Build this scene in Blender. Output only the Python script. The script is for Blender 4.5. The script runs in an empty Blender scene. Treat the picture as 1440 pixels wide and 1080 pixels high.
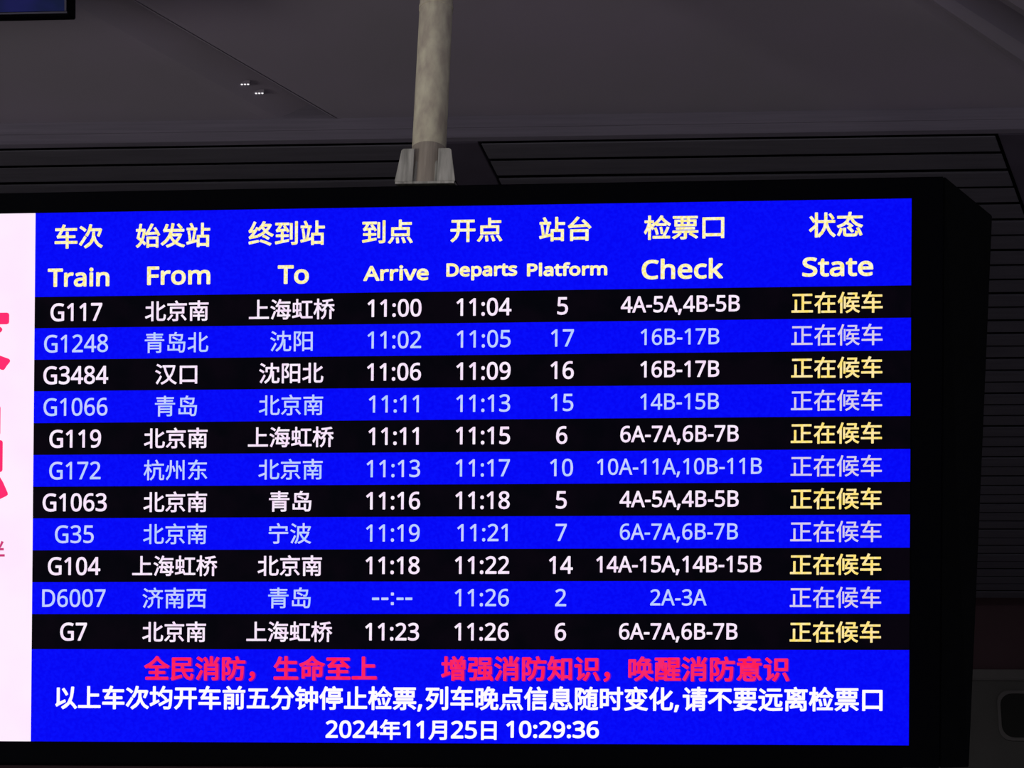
import bpy, bmesh, math
from mathutils import Vector, Matrix

C = bpy.context.scene.collection
R = math.radians
# ---------------------------------------------------------------- camera
CAM = Vector((3.76306, -11.77559, 1.6))
FOCAL = 3000.0
pitch, yaw, roll = R(24), -0.0896873, 0.0307257
fwd = Vector((math.sin(yaw) * math.cos(pitch), math.cos(yaw) * math.cos(pitch), math.sin(pitch)))
rt0 = Vector((math.cos(yaw), -math.sin(yaw), 0))
up0 = rt0.cross(fwd)
RT = rt0 * math.cos(roll) + up0 * math.sin(roll)
UP = up0 * math.cos(roll) - rt0 * math.sin(roll)
cd = bpy.data.cameras.new('camera')
cd.sensor_fit = 'HORIZONTAL'; cd.sensor_width = 36; cd.lens = FOCAL / 1440 * 36
cd.clip_end = 200
cam = bpy.data.objects.new('camera', cd)
m = Matrix((RT, UP, -fwd)).transposed().to_4x4(); m.translation = CAM
cam.matrix_world = m
C.objects.link(cam); bpy.context.scene.camera = cam
# ---------------------------------------------------------------- light and exposure
sc = bpy.context.scene
sc.view_settings.view_transform = 'Standard'; sc.view_settings.look = 'None'
sc.view_settings.gamma = 1; sc.view_settings.exposure = 0
sc.view_settings.use_curve_mapping = False
w = bpy.data.worlds.new('hall_gloom'); sc.world = w; w.use_nodes = True
bg = w.node_tree.nodes['Background']
bg.inputs[0].default_value = (0.80, 0.78, 1.0, 1); bg.inputs[1].default_value = 0.17
def area(name, loc, rot, sx, sy, power, col):
    l = bpy.data.lights.new(name, 'AREA'); l.shape = 'RECTANGLE'; l.size = sx; l.size_y = sy
    l.energy = power; l.color = col
    o = bpy.data.objects.new(name, l); o.location = loc; o.rotation_euler = rot; C.objects.link(o)
# hall lamps behind the viewer, shining down on the floor and towards the far side
area('hall_lamp', (1, -17, 9.3), (R(-12), 0, 0), 14, 3, 1150, (1, 0.93, 0.84))
area('hall_lamp', (2, -25, 9.3), (R(25), 0, 0), 14, 3, 1050, (1, 0.93, 0.84))
# added fill light low in the hall, left of the viewer, with no fixture
area('low_side_fill', (-9, -9, 3.2), (R(105), 0, R(-50)), 4, 2, 430, (1, 0.93, 0.80))
area('far_fill', (1, 7, 8.8), (R(8), 0, 0), 8, 2, 130, (1, 0.95, 0.9))  # added fill hidden behind the board, brightens the far slats and wall
# ---------------------------------------------------------------- geometry of the view (measuring only)
def ray(px, py):
    return fwd + RT * ((px - 720) / FOCAL) - UP * ((py - 540) / FOCAL)
def at_z(px, py, z):
    d = ray(px, py); return CAM + d * ((z - CAM.z) / d.z)
def at_y(px, py, y):
    d = ray(px, py); return CAM + d * ((y - CAM.y) / d.y)
TILT = 0.3890742; ORG = Vector((0, 0, 4.64182))
BX = Vector((1, 0, 0)); BY = Vector((0, -math.sin(TILT), math.cos(TILT))); BN = BX.cross(BY)  # BN faces the viewer
def solve(A, b):
    n = len(b); M = [r[:] + [v] for r, v in zip(A, b)]
    for i in range(n):
        p = max(range(i, n), key=lambda k: abs(M[k][i])); M[i], M[p] = M[p], M[i]
        for k in range(n):
            if k != i:
                f = M[k][i] / M[i][i]
                for j in range(i, n + 1): M[k][j] -= f * M[i][j]
    return [M[i][n] / M[i][i] for i in range(n)]
def homography(src, dst):
    A = []; b = []
    for (x, y), (u, v) in zip(src, dst):
        A.append([x, y, 1, 0, 0, 0, -u * x, -u * y]); b.append(u)
        A.append([0, 0, 0, x, y, 1, -v * x, -v * y]); b.append(v)
    h = solve(A, b) + [1]
    return lambda x, y: ((h[0]*x + h[1]*y + h[2]) / (h[6]*x + h[7]*y + 1), (h[3]*x + h[4]*y + h[5]) / (h[6]*x + h[7]*y + 1))
SRC = [(50, 299.7), (1282, 279), (1278, 1048.3), (43.3, 1042.5)]
UVR = [(0, 0), (1232, 0), (1232, 756), (0, 756)]
px2uv = homography(SRC, UVR)          # picture -> screen units (1232 x 756)
def plane_metric(px, py):
    d = ray(px, py); s = (ORG - CAM).dot(BN) / d.dot(BN); P = CAM + d * s - ORG
    return P.dot(BX), P.dot(BY)
uv2m = homography(UVR, [plane_metric(*q) for q in SRC])   # screen units -> metres on the board's face
def on_board(u, v, out=0.0):
    a, b = uv2m(u, v); return ORG + BX * a + BY * b + BN * out
# ---------------------------------------------------------------- materials
def lin(c):
    return tuple(((x / 255) / 12.92 if x / 255 <= 0.04045 else ((x / 255 + 0.055) / 1.055) ** 2.4) for x in c) + (1,)
def matte(name, col, rough=0.7, var=0.15, scale=6.0, stretch=(1, 1, 1), bump=0.0, metal=0.0, spec=0.3, col2=None):
    mt = bpy.data.materials.new(name); mt.use_nodes = True; nt = mt.node_tree; N = nt.nodes; L = nt.links
    b = N['Principled BSDF']; b.inputs['Roughness'].default_value = rough; b.inputs['Metallic'].default_value = metal
    b.inputs['Specular IOR Level'].default_value = spec
    tc = N.new('ShaderNodeTexCoord'); mp = N.new('ShaderNodeMapping'); mp.inputs['Scale'].default_value = stretch
    nz = N.new('ShaderNodeTexNoise'); nz.inputs['Scale'].default_value = scale; nz.inputs['Detail'].default_value = 5
    rp = N.new('ShaderNodeValToRGB'); rp.color_ramp.elements[0].position = 0.3; rp.color_ramp.elements[1].position = 0.7
    c = tuple(col[:3])
    rp.color_ramp.elements[0].color = tuple(x * (1 - var) for x in (col2 or c)) + (1,)
    rp.color_ramp.elements[1].color = tuple(min(1, x * (1 + var)) for x in c) + (1,)
    L.new(tc.outputs['Object'], mp.inputs[0]); L.new(mp.outputs[0], nz.inputs['Vector'])
    L.new(nz.outputs['Fac'], rp.inputs[0]); L.new(rp.outputs[0], b.inputs['Base Color'])
    if bump:
        bp = N.new('ShaderNodeBump'); bp.inputs['Strength'].default_value = bump; bp.inputs['Distance'].default_value = 0.01
        L.new(nz.outputs['Fac'], bp.inputs['Height']); L.new(bp.outputs[0], b.inputs['Normal'])
    return mt
def led(name, rgb, var=0.0, rgb2=None, scale=90.0, strength=1.0):
    """a lit LED surface: black plastic that gives off the picture's light, each patch of diodes a little different"""
    mt = bpy.data.materials.new(name); mt.use_nodes = True; nt = mt.node_tree; N = nt.nodes; L = nt.links
    b = N['Principled BSDF']; b.inputs['Base Color'].default_value = (0.004, 0.004, 0.005, 1)
    b.inputs['Roughness'].default_value = 0.9; b.inputs['Specular IOR Level'].default_value = 0.0
    b.inputs['Emission Color'].default_value = lin(rgb); b.inputs['Emission Strength'].default_value = strength
    if rgb2:
        tc = N.new('ShaderNodeTexCoord'); nz = N.new('ShaderNodeTexNoise')
        nz.inputs['Scale'].default_value = scale; nz.inputs['Detail'].default_value = 2
        rp = N.new('ShaderNodeValToRGB'); e = rp.color_ramp.elements
        e[0].position = 0.38; e[1].position = 0.62; e[0].color = lin(rgb); e[1].color = lin(rgb2)
        L.new(tc.outputs['Object'], nz.inputs['Vector']); L.new(nz.outputs['Fac'], rp.inputs[0])
        L.new(rp.outputs[0], b.inputs['Emission Color'])
    return mt
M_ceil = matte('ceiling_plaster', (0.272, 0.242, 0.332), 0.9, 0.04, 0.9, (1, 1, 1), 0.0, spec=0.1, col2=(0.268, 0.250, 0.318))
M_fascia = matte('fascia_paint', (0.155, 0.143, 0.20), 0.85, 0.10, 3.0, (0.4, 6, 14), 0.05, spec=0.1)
M_slat = matte('slat_metal', (0.10, 0.097, 0.128), 0.8, 0.10, 5.0, (0.3, 4, 1), 0.03, spec=0.15)
M_void = matte('void_black', (0.004, 0.004, 0.006), 1.0, 0.1, 2.0, spec=0.0)
M_beam = matte('beam_paint', (0.075, 0.066, 0.10), 0.9, 0.08, 3.0, spec=0.05)
M_case = matte('casing_black', (0.0012, 0.0014, 0.003), 0.75, 0.1, 4.0, spec=0.03)
M_wing = matte('casing_satin', (0.0016, 0.002, 0.003), 0.6, 0.2, 3.0, (8, 8, 0.5), spec=0.04)
M_pole = matte('galvanised_steel', (0.62, 0.61, 0.50), 0.65, 0.13, 16.0, (1, 1, 0.45), 0.35, spec=0.3, col2=(0.50, 0.45, 0.40))
M_brk = matte('bracket_steel', (0.50, 0.51, 0.50), 0.5, 0.2, 6.0, (6, 6, 0.6), 0.2, spec=0.4, col2=(0.26, 0.27, 0.26))
M_sleeve = matte('sleeve_steel', (0.33, 0.30, 0.27), 0.6, 0.2, 6.0, (6, 6, 0.6), 0.2, spec=0.3)
M_wall = matte('wall_paint', (0.062, 0.038, 0.046), 0.9, 0.1, 1.0, spec=0.05)
M_ledge = matte('ledge_paint', (0.10, 0.097, 0.10), 0.8, 0.1, 2.0, spec=0.1)
M_glassy = matte('window_dark', (0.010, 0.011, 0.011), 0.3, 0.1, 2.0, spec=0.2)
M_panel = matte('panel_grey', (0.062, 0.062, 0.062), 0.7, 0.08, 2.0, spec=0.2)
M_floor = matte('floor_stone', (0.45, 0.43, 0.41), 0.35, 0.06, 0.8, spec=0.4)
L_blue = led('led_blue', (1, 3, 244), rgb2=(3, 10, 252), scale=55)
L_black = led('led_off', (1, 1, 6), rgb2=(5, 2, 9), scale=6)
L_pink = led('led_white_panel', (255, 233, 255), rgb2=(255, 238, 255), scale=3)
L_white = led('led_white', (252, 240, 255), rgb2=(246, 222, 248), scale=30)
L_bold = led('led_bright_white', (255, 250, 255))
L_pale = led('led_pale_blue', (178, 206, 255), rgb2=(206, 208, 255), scale=30)
L_yel = led('led_yellow', (255, 236, 130), rgb2=(255, 250, 222), scale=70)
L_gold = led('led_gold', (255, 226, 110), rgb2=(255, 232, 170), scale=40)
L_lilac = led('led_lilac', (226, 206, 226), rgb2=(200, 200, 246), scale=40)
L_red = led('led_red', (255, 28, 84), rgb2=(246, 40, 110), scale=30)
L_crim = led('led_crimson', (255, 46, 112))
L_plum = led('led_plum', (205, 62, 120))
L_shadow = led('led_violet', (110, 10, 190))
L_navy = led('led_navy', (15, 24, 44), rgb2=(24, 26, 74), scale=3)
L_lamp = led('lamp_glow', (255, 252, 255), strength=1.0)
# ---------------------------------------------------------------- mesh helpers
def put(name, me, mat, parent=None, **props):
    if mat and not me.materials: me.materials.append(mat)
    o = bpy.data.objects.new(name, me); C.objects.link(o)
    if parent: o.parent = parent
    for k, v in props.items(): o[k] = v
    return o
def from_bm(bm, name):
    bmesh.ops.recalc_face_normals(bm, faces=bm.faces)
    me = bpy.data.meshes.new(name); bm.to_mesh(me); bm.free(); return me
def empty(name, loc, **props):
    o = bpy.data.objects.new(name, None); o.location = loc; o.empty_display_size = 0.3; C.objects.link(o)
    for k, v in props.items(): o[k] = v
    return o
def child_at(o, parent):      # keep world-space vertices right under an Empty that is not at the origin
    o.parent = parent; o.location = -parent.location; return o
def box_bm(bm, a, b, bevel=0.0):
    g = bmesh.ops.create_cube(bm, size=1)['verts']
    for v in g:
        v.co = Vector(((a[0]+b[0])/2 + v.co.x*(b[0]-a[0]), (a[1]+b[1])/2 + v.co.y*(b[1]-a[1]), (a[2]+b[2])/2 + v.co.z*(b[2]-a[2])))
    if bevel:
        es = list({e for v in g for e in v.link_edges})
        bmesh.ops.bevel(bm, geom=es, offset=bevel, segments=2, affect='EDGES')
def box(name, a, b, bevel=0.0):
    bm = bmesh.new(); box_bm(bm, a, b, bevel); return from_bm(bm, name)
def slab_bm(bm, front, back):
    """closed prism between two matching outlines"""
    f = [bm.verts.new(p) for p in front]; k = [bm.verts.new(p) for p in back]
    bm.faces.new(f); bm.faces.new(k[::-1])
    n = len(f)
    for i in range(n): bm.faces.new((f[i], k[i], k[(i+1) % n], f[(i+1) % n]))
def slab(name, front, back, bevel=0.0):
    bm = bmesh.new(); slab_bm(bm, front, back)
    if bevel: bmesh.ops.bevel(bm, geom=list(bm.edges), offset=bevel, segments=2, affect='EDGES')
    return from_bm(bm, name)
def tube_bm(bm, p, q, r1, r2=None, n=24):
    p, q = Vector(p), Vector(q); r2 = r2 or r1
    z = (q - p).normalized(); x = z.orthogonal().normalized(); y = z.cross(x)
    ring = lambda c, r: [c + (x * math.cos(2*math.pi*i/n) + y * math.sin(2*math.pi*i/n)) * r for i in range(n)]
    slab_bm(bm, ring(p, r1), ring(q, r2))
    
# ---------------------------------------------------------------- lettering: outlines of the characters, 1000 units = one em
CHARACTERS = ("车次始发站终到站到点开点站台检票口状态北京南青岛北汉口杭州东济南西上海虹桥沈阳沈阳北宁波正在候车全民消防，生命至上增强消防知识，唤醒消防意识以上车次均开车前五分钟停止检票列车晚点信息随时变化请不要远离检票口年月日录强伴"
              "TrainFromToArriveDepartsPlatformCheckStateGD0123456789:-AB,")
# one entry for each different character, in that order: advance, then the outlines as x, y, x, y ...
OUTLINES = [
[1000,[168,321,203,332,276,336,507,336,507,184,61,184,61,110,507,110,507,-80,586,-80,586,110,942,110,942,184,586,184,586,336,858,336,858,407,586,407,586,560,507,560,507,407,250,407,314,509,376,622,924,622,924,695,412,695,468,822,383,845,323,695,77,695,77,622,289,622,210,478,173,424,140,398]],
[1000,[57,717,164,649,250,578,298,639,210,707,102,771],[42,73,111,21,211,171,308,329,250,379,143,213],[454,840,414,683,359,541,289,426,361,384,418,481,468,596,837,596,802,492,763,403,827,371,883,497,932,644,877,674,862,670,493,670,534,825],[569,547,569,485,552,322,462,141,240,-26,271,-53,297,-84,460,23,563,142,620,265,688,120,784,6,911,-73,933,-38,961,-7,812,85,710,227,647,411,649,547]],
[1000,[462,327,462,-80,531,-80,531,-36,833,-36,833,-78,905,-78,905,327],[531,31,531,259,833,259,833,31],[429,407,522,423,873,452,905,381,969,414,898,551,800,695,740,666,791,595,838,517,519,497,617,648,705,819,627,841,539,658,468,544,434,500,404,480],[202,565,316,565,290,388,247,241,144,319],[65,292,217,174,167,93,108,28,40,-19,65,-47,86,-78,157,-25,219,42,271,124,324,70,364,21,410,82,364,135,303,193,343,316,372,461,389,630,345,637,216,635,248,831,178,836,148,635,43,635,43,565,134,565,100,417]],
[1000,[673,790,801,642,860,683,731,826],[144,523,178,536,251,540,391,540,309,347,191,185,30,57,61,29,86,-1,205,86,302,188,381,305,449,200,531,110,440,55,343,13,240,-18,280,-82,390,-46,493,1,589,61,686,0,795,-48,917,-83,964,-16,847,13,742,55,648,108,728,193,794,294,844,413,793,437,779,433,441,433,477,540,930,540,931,612,497,612,537,830,453,844,435,725,411,612,229,612,270,700,303,797,223,812,187,702,156,634,138,607,119,594],[588,154,497,249,427,361,742,361,700,284,648,215]],
[1000,[58,652,58,582,447,582,447,652],[98,525,129,340,146,167,209,178,190,351,158,536],[175,815,215,736,243,662,311,686,282,758,240,835],[330,549,302,340,264,144,47,95,65,20,443,116,436,185,328,159,366,342,400,535],[467,362,467,-79,540,-79,540,-31,842,-31,842,-75,918,-75,918,362,706,362,706,561,960,561,960,633,706,633,706,841,629,841,629,362],[540,39,540,291,842,291,842,39]],
[1000,[35,53,48,-20,399,53,393,119],[565,264,679,211,774,151,819,204,723,261,609,313],[454,79,668,6,847,-79,891,-19,711,63,499,133],[583,840,535,746,464,648,372,558,390,588,327,626,263,517,134,505,222,650,299,812,227,841,151,667,89,558,59,516,31,496,56,424,97,435,219,451,158,368,74,273,39,253,63,184,132,203,379,244,376,308,165,278,271,410,370,555,398,533,423,506,478,556,526,609,575,539,632,473,511,391,380,331,407,302,428,269,559,335,682,423,800,334,927,268,977,331,851,389,735,471,828,582,900,711,853,739,840,736,614,736,661,827],[572,669,799,669,747,590,683,518,620,589,569,664]],
[1000,[641,754,641,148,711,148,711,754],[839,824,839,37,834,20,817,15,686,16,703,-21,714,-59,808,-56,871,-44,895,-28,908,-2,912,37,912,824],[62,42,79,-30,579,67,575,133,365,94,365,251,565,251,565,318,365,318,365,425,294,425,294,318,97,318,97,251,294,251,294,82],[119,439,198,454,493,484,528,422,585,460,520,564,434,675,379,643,454,543,198,521,259,610,314,708,585,708,585,774,71,774,71,708,230,708,180,612,142,554,118,524,94,510]],
[1000,[237,465,760,465,760,286,237,286],[340,128,355,23,361,-71,437,-61,429,30,411,134],[547,127,589,25,617,-69,690,-50,660,42,615,142],[751,135,826,29,880,-72,951,-42,894,57,818,161],[177,155,118,44,42,-46,110,-79,188,19,248,136],[166,536,166,216,835,216,835,536,530,536,530,663,910,663,910,734,530,734,530,840,455,840,455,536]],
[1000,[649,703,649,418,369,418,369,703],[52,418,52,346,288,346,259,211,187,84,54,-28,87,-54,114,-84,258,45,335,191,365,346,649,346,649,-81,726,-81,726,346,949,346,949,418,726,418,726,703,918,703,918,775,89,775,89,703,293,703,292,418]],
[1000,[179,342,179,-79,255,-79,255,-25,741,-25,741,-77,821,-77,821,342],[255,48,255,270,741,270,741,48],[126,426,262,444,800,474,861,388,925,434,809,580,658,727,599,687,745,540,231,516,364,653,490,811,415,844,283,668,183,559,138,519,101,500]],
[1000,[468,530,468,465,807,465,807,530],[397,355,437,230,461,113,523,131,497,246,456,370],[591,383,616,259,631,142,694,153,677,268,650,391],[179,840,179,650,49,650,49,580,172,580,136,444,88,314,33,211,71,138,129,255,179,404,179,-79,248,-79,248,442,316,304,361,357,248,539,248,580,352,580,352,650,248,650,248,840],[624,847,541,712,433,594,311,502,356,440,457,520,551,617,634,726,722,625,823,530,927,451,966,519,859,593,755,687,670,786,690,823],[343,35,343,-32,938,-32,938,35,754,35,835,199,908,373,842,391,773,209,690,35]],
[1000,[646,107,777,25,884,-56,942,-11,831,68,700,145],[175,365,175,305,827,305,827,365],[271,148,207,86,129,31,44,-14,102,-64,188,-12,271,53,341,124],[54,236,54,173,463,173,463,2,460,-10,445,-14,327,-13,351,-81,442,-79,500,-69,524,-55,536,-33,539,0,539,173,949,173,949,236],[125,661,125,430,881,430,881,661,646,661,646,738,929,738,929,800,65,800,65,738,347,738,347,661],[416,738,575,738,575,661,416,661],[195,604,347,604,347,488,195,488],[416,604,575,604,575,488,416,488],[646,604,807,604,807,488,646,488]],
[1000,[127,735,127,-55,205,-55,205,30,796,30,796,-51,876,-51,876,735],[205,107,205,660,796,660,796,107]],
[1000,[741,774,808,682,860,596,920,634,867,717,798,806],[49,674,121,577,175,486,237,528,181,616,106,709],[589,838,588,545,356,545,356,471,583,471,551,301,472,130,327,-30,388,-78,514,54,594,197,640,344,706,170,798,27,918,-78,943,-45,973,-16,837,100,739,267,675,471,951,471,951,545,662,545,663,838],[32,194,76,130,247,290,247,-78,321,-78,321,841,247,841,247,382]],
[1000,[381,409,472,349,543,286,610,329,535,391,444,449],[270,241,270,45,282,-18,327,-50,416,-58,650,-58,724,-45,763,2,780,99,744,111,712,128,704,52,685,18,645,10,371,13,349,23,344,45,344,241],[410,265,499,176,568,90,630,131,558,214,467,299],[750,235,821,95,868,-35,940,-9,890,119,816,256],[154,241,114,112,54,-6,122,-40,180,84,221,219],[466,844,444,699,56,699,56,629,424,629,357,507,236,407,45,333,88,269,300,358,431,481,504,629,598,469,732,350,907,274,930,310,958,343,796,403,670,500,582,629,948,629,948,699,522,699,544,844]],
[1000,[34,122,68,48,322,155,322,-71,398,-71,398,822,322,822,322,586,64,586,64,511,322,511,322,230],[891,668,779,578,643,488,643,821,565,821,565,80,576,-3,614,-45,687,-57,848,-57,922,-33,960,45,974,190,938,204,903,226,895,98,877,34,842,16,695,16,662,21,647,39,643,79,643,410,803,504,947,602]],
[1000,[262,495,743,495,743,334,262,334],[685,167,788,54,869,-52,934,-8,849,95,746,205],[235,204,154,96,52,-2,107,-49,215,57,308,177],[415,824,476,716,65,716,65,642,937,642,937,716,564,716,487,848],[188,561,188,267,464,267,464,8,460,-6,441,-11,292,-10,318,-81,428,-80,498,-70,525,-55,539,-31,543,7,543,267,822,267,822,561]],
[1000,[317,460,353,398,377,339,440,361,414,419,376,479],[458,840,458,740,60,740,60,669,458,669,458,563,114,563,114,-79,190,-79,190,494,812,494,812,8,807,-9,789,-14,647,-13,673,-80,777,-78,845,-68,871,-53,884,-29,888,8,888,563,541,563,541,669,941,669,941,740,541,740,541,840],[622,481,591,410,553,338,266,338,266,277,461,277,461,176,245,176,245,113,461,113,461,-61,533,-61,533,113,758,113,758,176,533,176,533,277,740,277,740,338,618,338,687,461]],
[1000,[733,336,733,265,274,265,274,336],[200,394,200,-82,274,-82,274,84,733,84,733,3,728,-12,711,-17,574,-16,599,-78,701,-77,767,-68,791,-55,804,-32,808,2,808,394],[274,211,733,211,733,138,274,138],[460,840,460,773,124,773,124,714,460,714,460,647,158,647,158,589,460,589,460,517,59,517,59,457,941,457,941,517,536,517,536,589,845,589,845,647,536,647,536,714,887,714,887,773,536,773,536,840]],
[1000,[323,586,438,534,534,479,575,533,476,586,362,634],[483,744,531,832,444,844,405,744,184,744,184,336,842,336,829,155,813,50,793,3,777,-7,679,-8,679,259,610,259,610,81,425,81,425,298,355,298,355,81,180,81,180,256,111,256,111,16,610,16,610,-13,639,-13,651,-43,657,-73,785,-74,825,-66,856,-42,883,19,902,148,919,404,257,404,257,675,732,675,716,565,697,519,685,512,591,514,604,482,610,447,701,448,731,454,755,472,785,545,807,744]],
[1000,[91,771,196,716,280,657,319,716,234,773,130,824],[42,499,145,445,229,388,266,449,180,503,78,552],[71,-16,129,-65,223,92,311,258,260,306,164,132],[361,764,361,693,402,692,453,508,518,343,600,198,504,107,398,35,283,-17,326,-79,442,-23,549,48,645,138,725,53,816,-19,920,-76,971,-16,866,39,773,110,693,195,787,346,860,531,909,751,861,767,849,764],[474,693,828,693,785,526,724,380,648,257,575,388,518,534]],
[1000,[402,663,402,592,948,592,948,663],[560,827,599,747,629,672,702,698,670,771,629,849],[199,842,199,629,52,629,52,558,192,558,151,424,95,299,32,201,70,130,139,251,199,405,199,-77,268,-77,268,421,359,266,405,329,268,519,268,558,372,558,372,629,268,629,268,842],[479,491,479,307,469,192,422,75,315,-30,342,-57,365,-87,484,33,539,171,553,306,553,421,741,421,741,49,746,-23,762,-52,790,-67,821,-72,904,-69,928,-59,946,-40,957,-11,966,130,936,144,908,162,905,35,901,12,894,1,870,-5,840,-5,821,0,816,15,814,491]],
[1000,[236,823,236,513,226,326,175,143,56,-21,110,-78,242,102,299,305,311,513,311,823],[522,801,522,-11,596,-11,596,801],[820,826,820,-68,895,-68,895,826],[124,593,88,454,29,329,94,301,151,431,188,575],[335,554,383,421,411,300,477,328,447,446,397,577],[618,558,683,428,727,308,790,341,745,459,676,586]],
[1000,[257,261,207,167,143,82,71,10,135,-38,207,41,276,137,332,241],[666,231,783,99,873,-26,940,11,848,134,728,262],[77,707,77,636,320,636,264,540,185,428,150,403,177,326,213,336,286,340,507,340,507,24,503,10,488,6,360,6,389,-72,481,-69,542,-57,566,-40,579,-14,583,23,583,340,874,340,874,413,583,413,583,560,507,560,507,413,269,413,341,519,411,636,917,636,917,707,449,707,500,813,420,846,357,707]],
[1000,[737,330,737,-69,810,-69,810,330],[442,328,442,225,430,142,377,56,259,-21,313,-68,441,19,500,122,514,224,514,328],[89,772,173,715,242,657,293,713,222,768,137,821],[40,509,126,450,196,391,246,446,175,503,88,557],[62,-14,129,-61,203,93,273,257,213,303,137,131],[541,823,585,725,311,725,311,657,421,657,485,549,569,463,441,412,288,380,324,313,438,340,541,375,631,421,718,379,817,346,929,324,950,360,975,392,822,420,694,467,747,520,790,584,824,657,951,657,951,725,664,725,609,843],[745,657,698,571,631,503,552,571,493,657]],
[1000,[59,775,59,702,356,702,356,557,113,557,113,-76,186,-76,186,-14,819,-14,819,-73,894,-73,894,557,641,557,641,702,939,702,939,775],[186,56,186,244,230,190,346,277,404,380,423,488,568,488,568,330,576,268,607,236,670,228,819,228,819,56],[186,246,186,488,355,488,339,400,288,318],[424,557,424,702,568,702,568,557],[641,488,819,488,819,301,654,301,643,310]],
[1000,[427,825,427,43,51,43,51,-32,950,-32,950,43,506,43,506,441,881,441,881,516,506,516,506,825]],
[1000,[95,775,190,723,268,668,312,725,233,778,138,826],[42,484,132,433,206,379,249,437,174,488,83,536],[72,-22,137,-63,205,96,268,263,210,304,141,128],[557,469,620,413,668,356,458,356,475,497,821,497,814,356,672,356,713,386,664,442,600,497],[285,356,285,287,378,287,341,67,786,67,776,27,763,5,748,-7,726,-10,608,-4,622,-36,629,-69,755,-70,794,-61,826,-34,844,3,859,67,935,67,935,132,868,132,880,287,963,287,963,356,884,356,893,562,412,562,387,356],[448,287,810,287,797,132,426,132],[532,257,599,194,651,132,696,164,643,224,575,284],[442,841,398,726,340,619,273,532,338,490,394,567,446,658,938,658,938,727,479,727,515,822]],
[1000,[483,746,483,674,673,674,673,43,487,43,460,137,422,233,364,216,397,128,296,108,296,294,445,294,445,658,296,658,296,836,228,836,228,658,75,658,75,246,138,246,138,294,227,294,227,95,41,61,53,-11,416,64,429,5,463,17,463,-29,962,-29,962,43,752,43,752,674,943,674,943,746],[138,595,233,595,233,357,138,357],[291,595,383,595,383,357,291,357]],
[1000,[521,335,521,258,510,161,464,60,366,-34,395,-58,420,-85,527,21,579,141,593,256,593,335],[757,333,757,-76,832,-76,832,333],[401,580,401,512,547,512,499,438,440,376,368,325,415,265,501,332,571,415,626,512,727,512,781,420,848,336,919,272,970,327,878,406,799,512,956,512,956,580,652,580,689,724,806,741,908,763,862,826,664,788,430,765,450,703,614,715,598,645,577,580],[193,840,193,647,50,647,50,577,186,577,146,436,92,302,30,197,70,124,136,250,193,410,193,-79,261,-79,261,450,331,314,377,368,261,541,261,577,379,577,379,647,261,647,261,840]],
[1000,[92,774,187,720,268,667,308,729,226,779,132,828],[42,499,140,444,222,390,262,452,179,503,81,554],[71,-16,131,-67,222,90,309,257,257,306,163,132],[576,840,574,649,337,649,337,437,410,437,410,579,571,579,538,342,449,134,275,-24,305,-50,330,-80,480,48,574,209,624,395,624,43,633,-23,664,-57,728,-66,857,-66,916,-49,947,11,960,131,925,143,893,162,888,61,876,15,851,4,712,7,701,18,698,43,698,455,633,455,644,579,860,579,860,437,935,437,935,649,647,649,650,840]],
[1000,[463,779,463,-72,535,-72,535,5,833,5,833,-63,908,-63,908,779],[535,76,535,368,833,368,833,76],[535,438,535,709,833,709,833,438],[87,799,87,-78,157,-78,157,731,312,731,263,619,207,505,280,430,318,362,328,303,322,261,302,234,261,224,184,226,198,191,203,157,289,158,323,165,351,178,378,205,394,245,398,296,388,362,353,435,280,514,346,640,408,770,358,802,346,799]],
[1000,[98,695,98,502,172,502,172,622,827,622,827,502,904,502,904,695],[434,826,469,759,494,697,570,719,544,780,507,845],[73,442,73,370,460,370,460,23,455,7,435,3,269,4,297,-75,413,-74,488,-63,518,-46,533,-19,537,22,537,370,931,370,931,442]],
[1000,[92,777,186,720,265,662,309,722,230,778,135,830],[38,506,135,454,215,398,258,460,177,513,80,562],[62,-21,128,-67,209,90,285,256,226,301,144,127],[597,625,597,448,426,448,426,625],[354,695,354,442,347,283,314,113,234,-42,296,-79,372,64,411,224,425,381,451,381,494,282,547,192,611,112,497,35,368,-20,395,-49,417,-82,546,-23,663,60,739,3,824,-44,918,-80,940,-46,967,-16,874,16,790,59,715,112,785,202,843,308,886,430,839,451,825,448,670,448,670,625,859,625,807,501,872,480,916,574,957,684,903,698,890,695,670,695,670,841,597,841,597,695],[522,381,793,381,737,261,662,161,582,263]],
[1000,[188,510,188,38,52,38,52,-35,950,-35,950,38,565,38,565,353,878,353,878,426,565,426,565,693,917,693,917,767,90,767,90,693,486,693,486,38,265,38,265,510]],
[1000,[391,840,338,685,63,685,63,613,305,613,233,489,144,378,38,286,77,217,138,265,193,318,193,-76,268,-76,268,407,334,507,390,613,939,613,939,685,421,685,469,821],[598,561,598,368,373,368,373,298,598,298,598,14,333,14,333,-56,938,-56,938,14,673,14,673,298,900,298,900,368,673,368,673,561]],
[1000,[297,624,297,116,363,116,363,624],[405,247,405,182,631,182,594,108,513,37,374,-26,421,-82,548,-21,633,46,683,118,731,44,808,-24,923,-75,943,-42,968,-13,841,40,765,109,725,182,952,182,952,247,715,247,715,378,919,378,919,442,562,442,590,521,522,537,490,451,448,373,397,307,457,268,496,319,531,378,642,378,642,247],[459,792,459,728,785,728,766,608,403,608,403,543,951,543,951,608,838,608,864,789,812,795,800,792],[230,834,178,682,111,542,33,425,73,349,145,455,145,-81,216,-81,216,591,262,702,300,815]],
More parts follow.
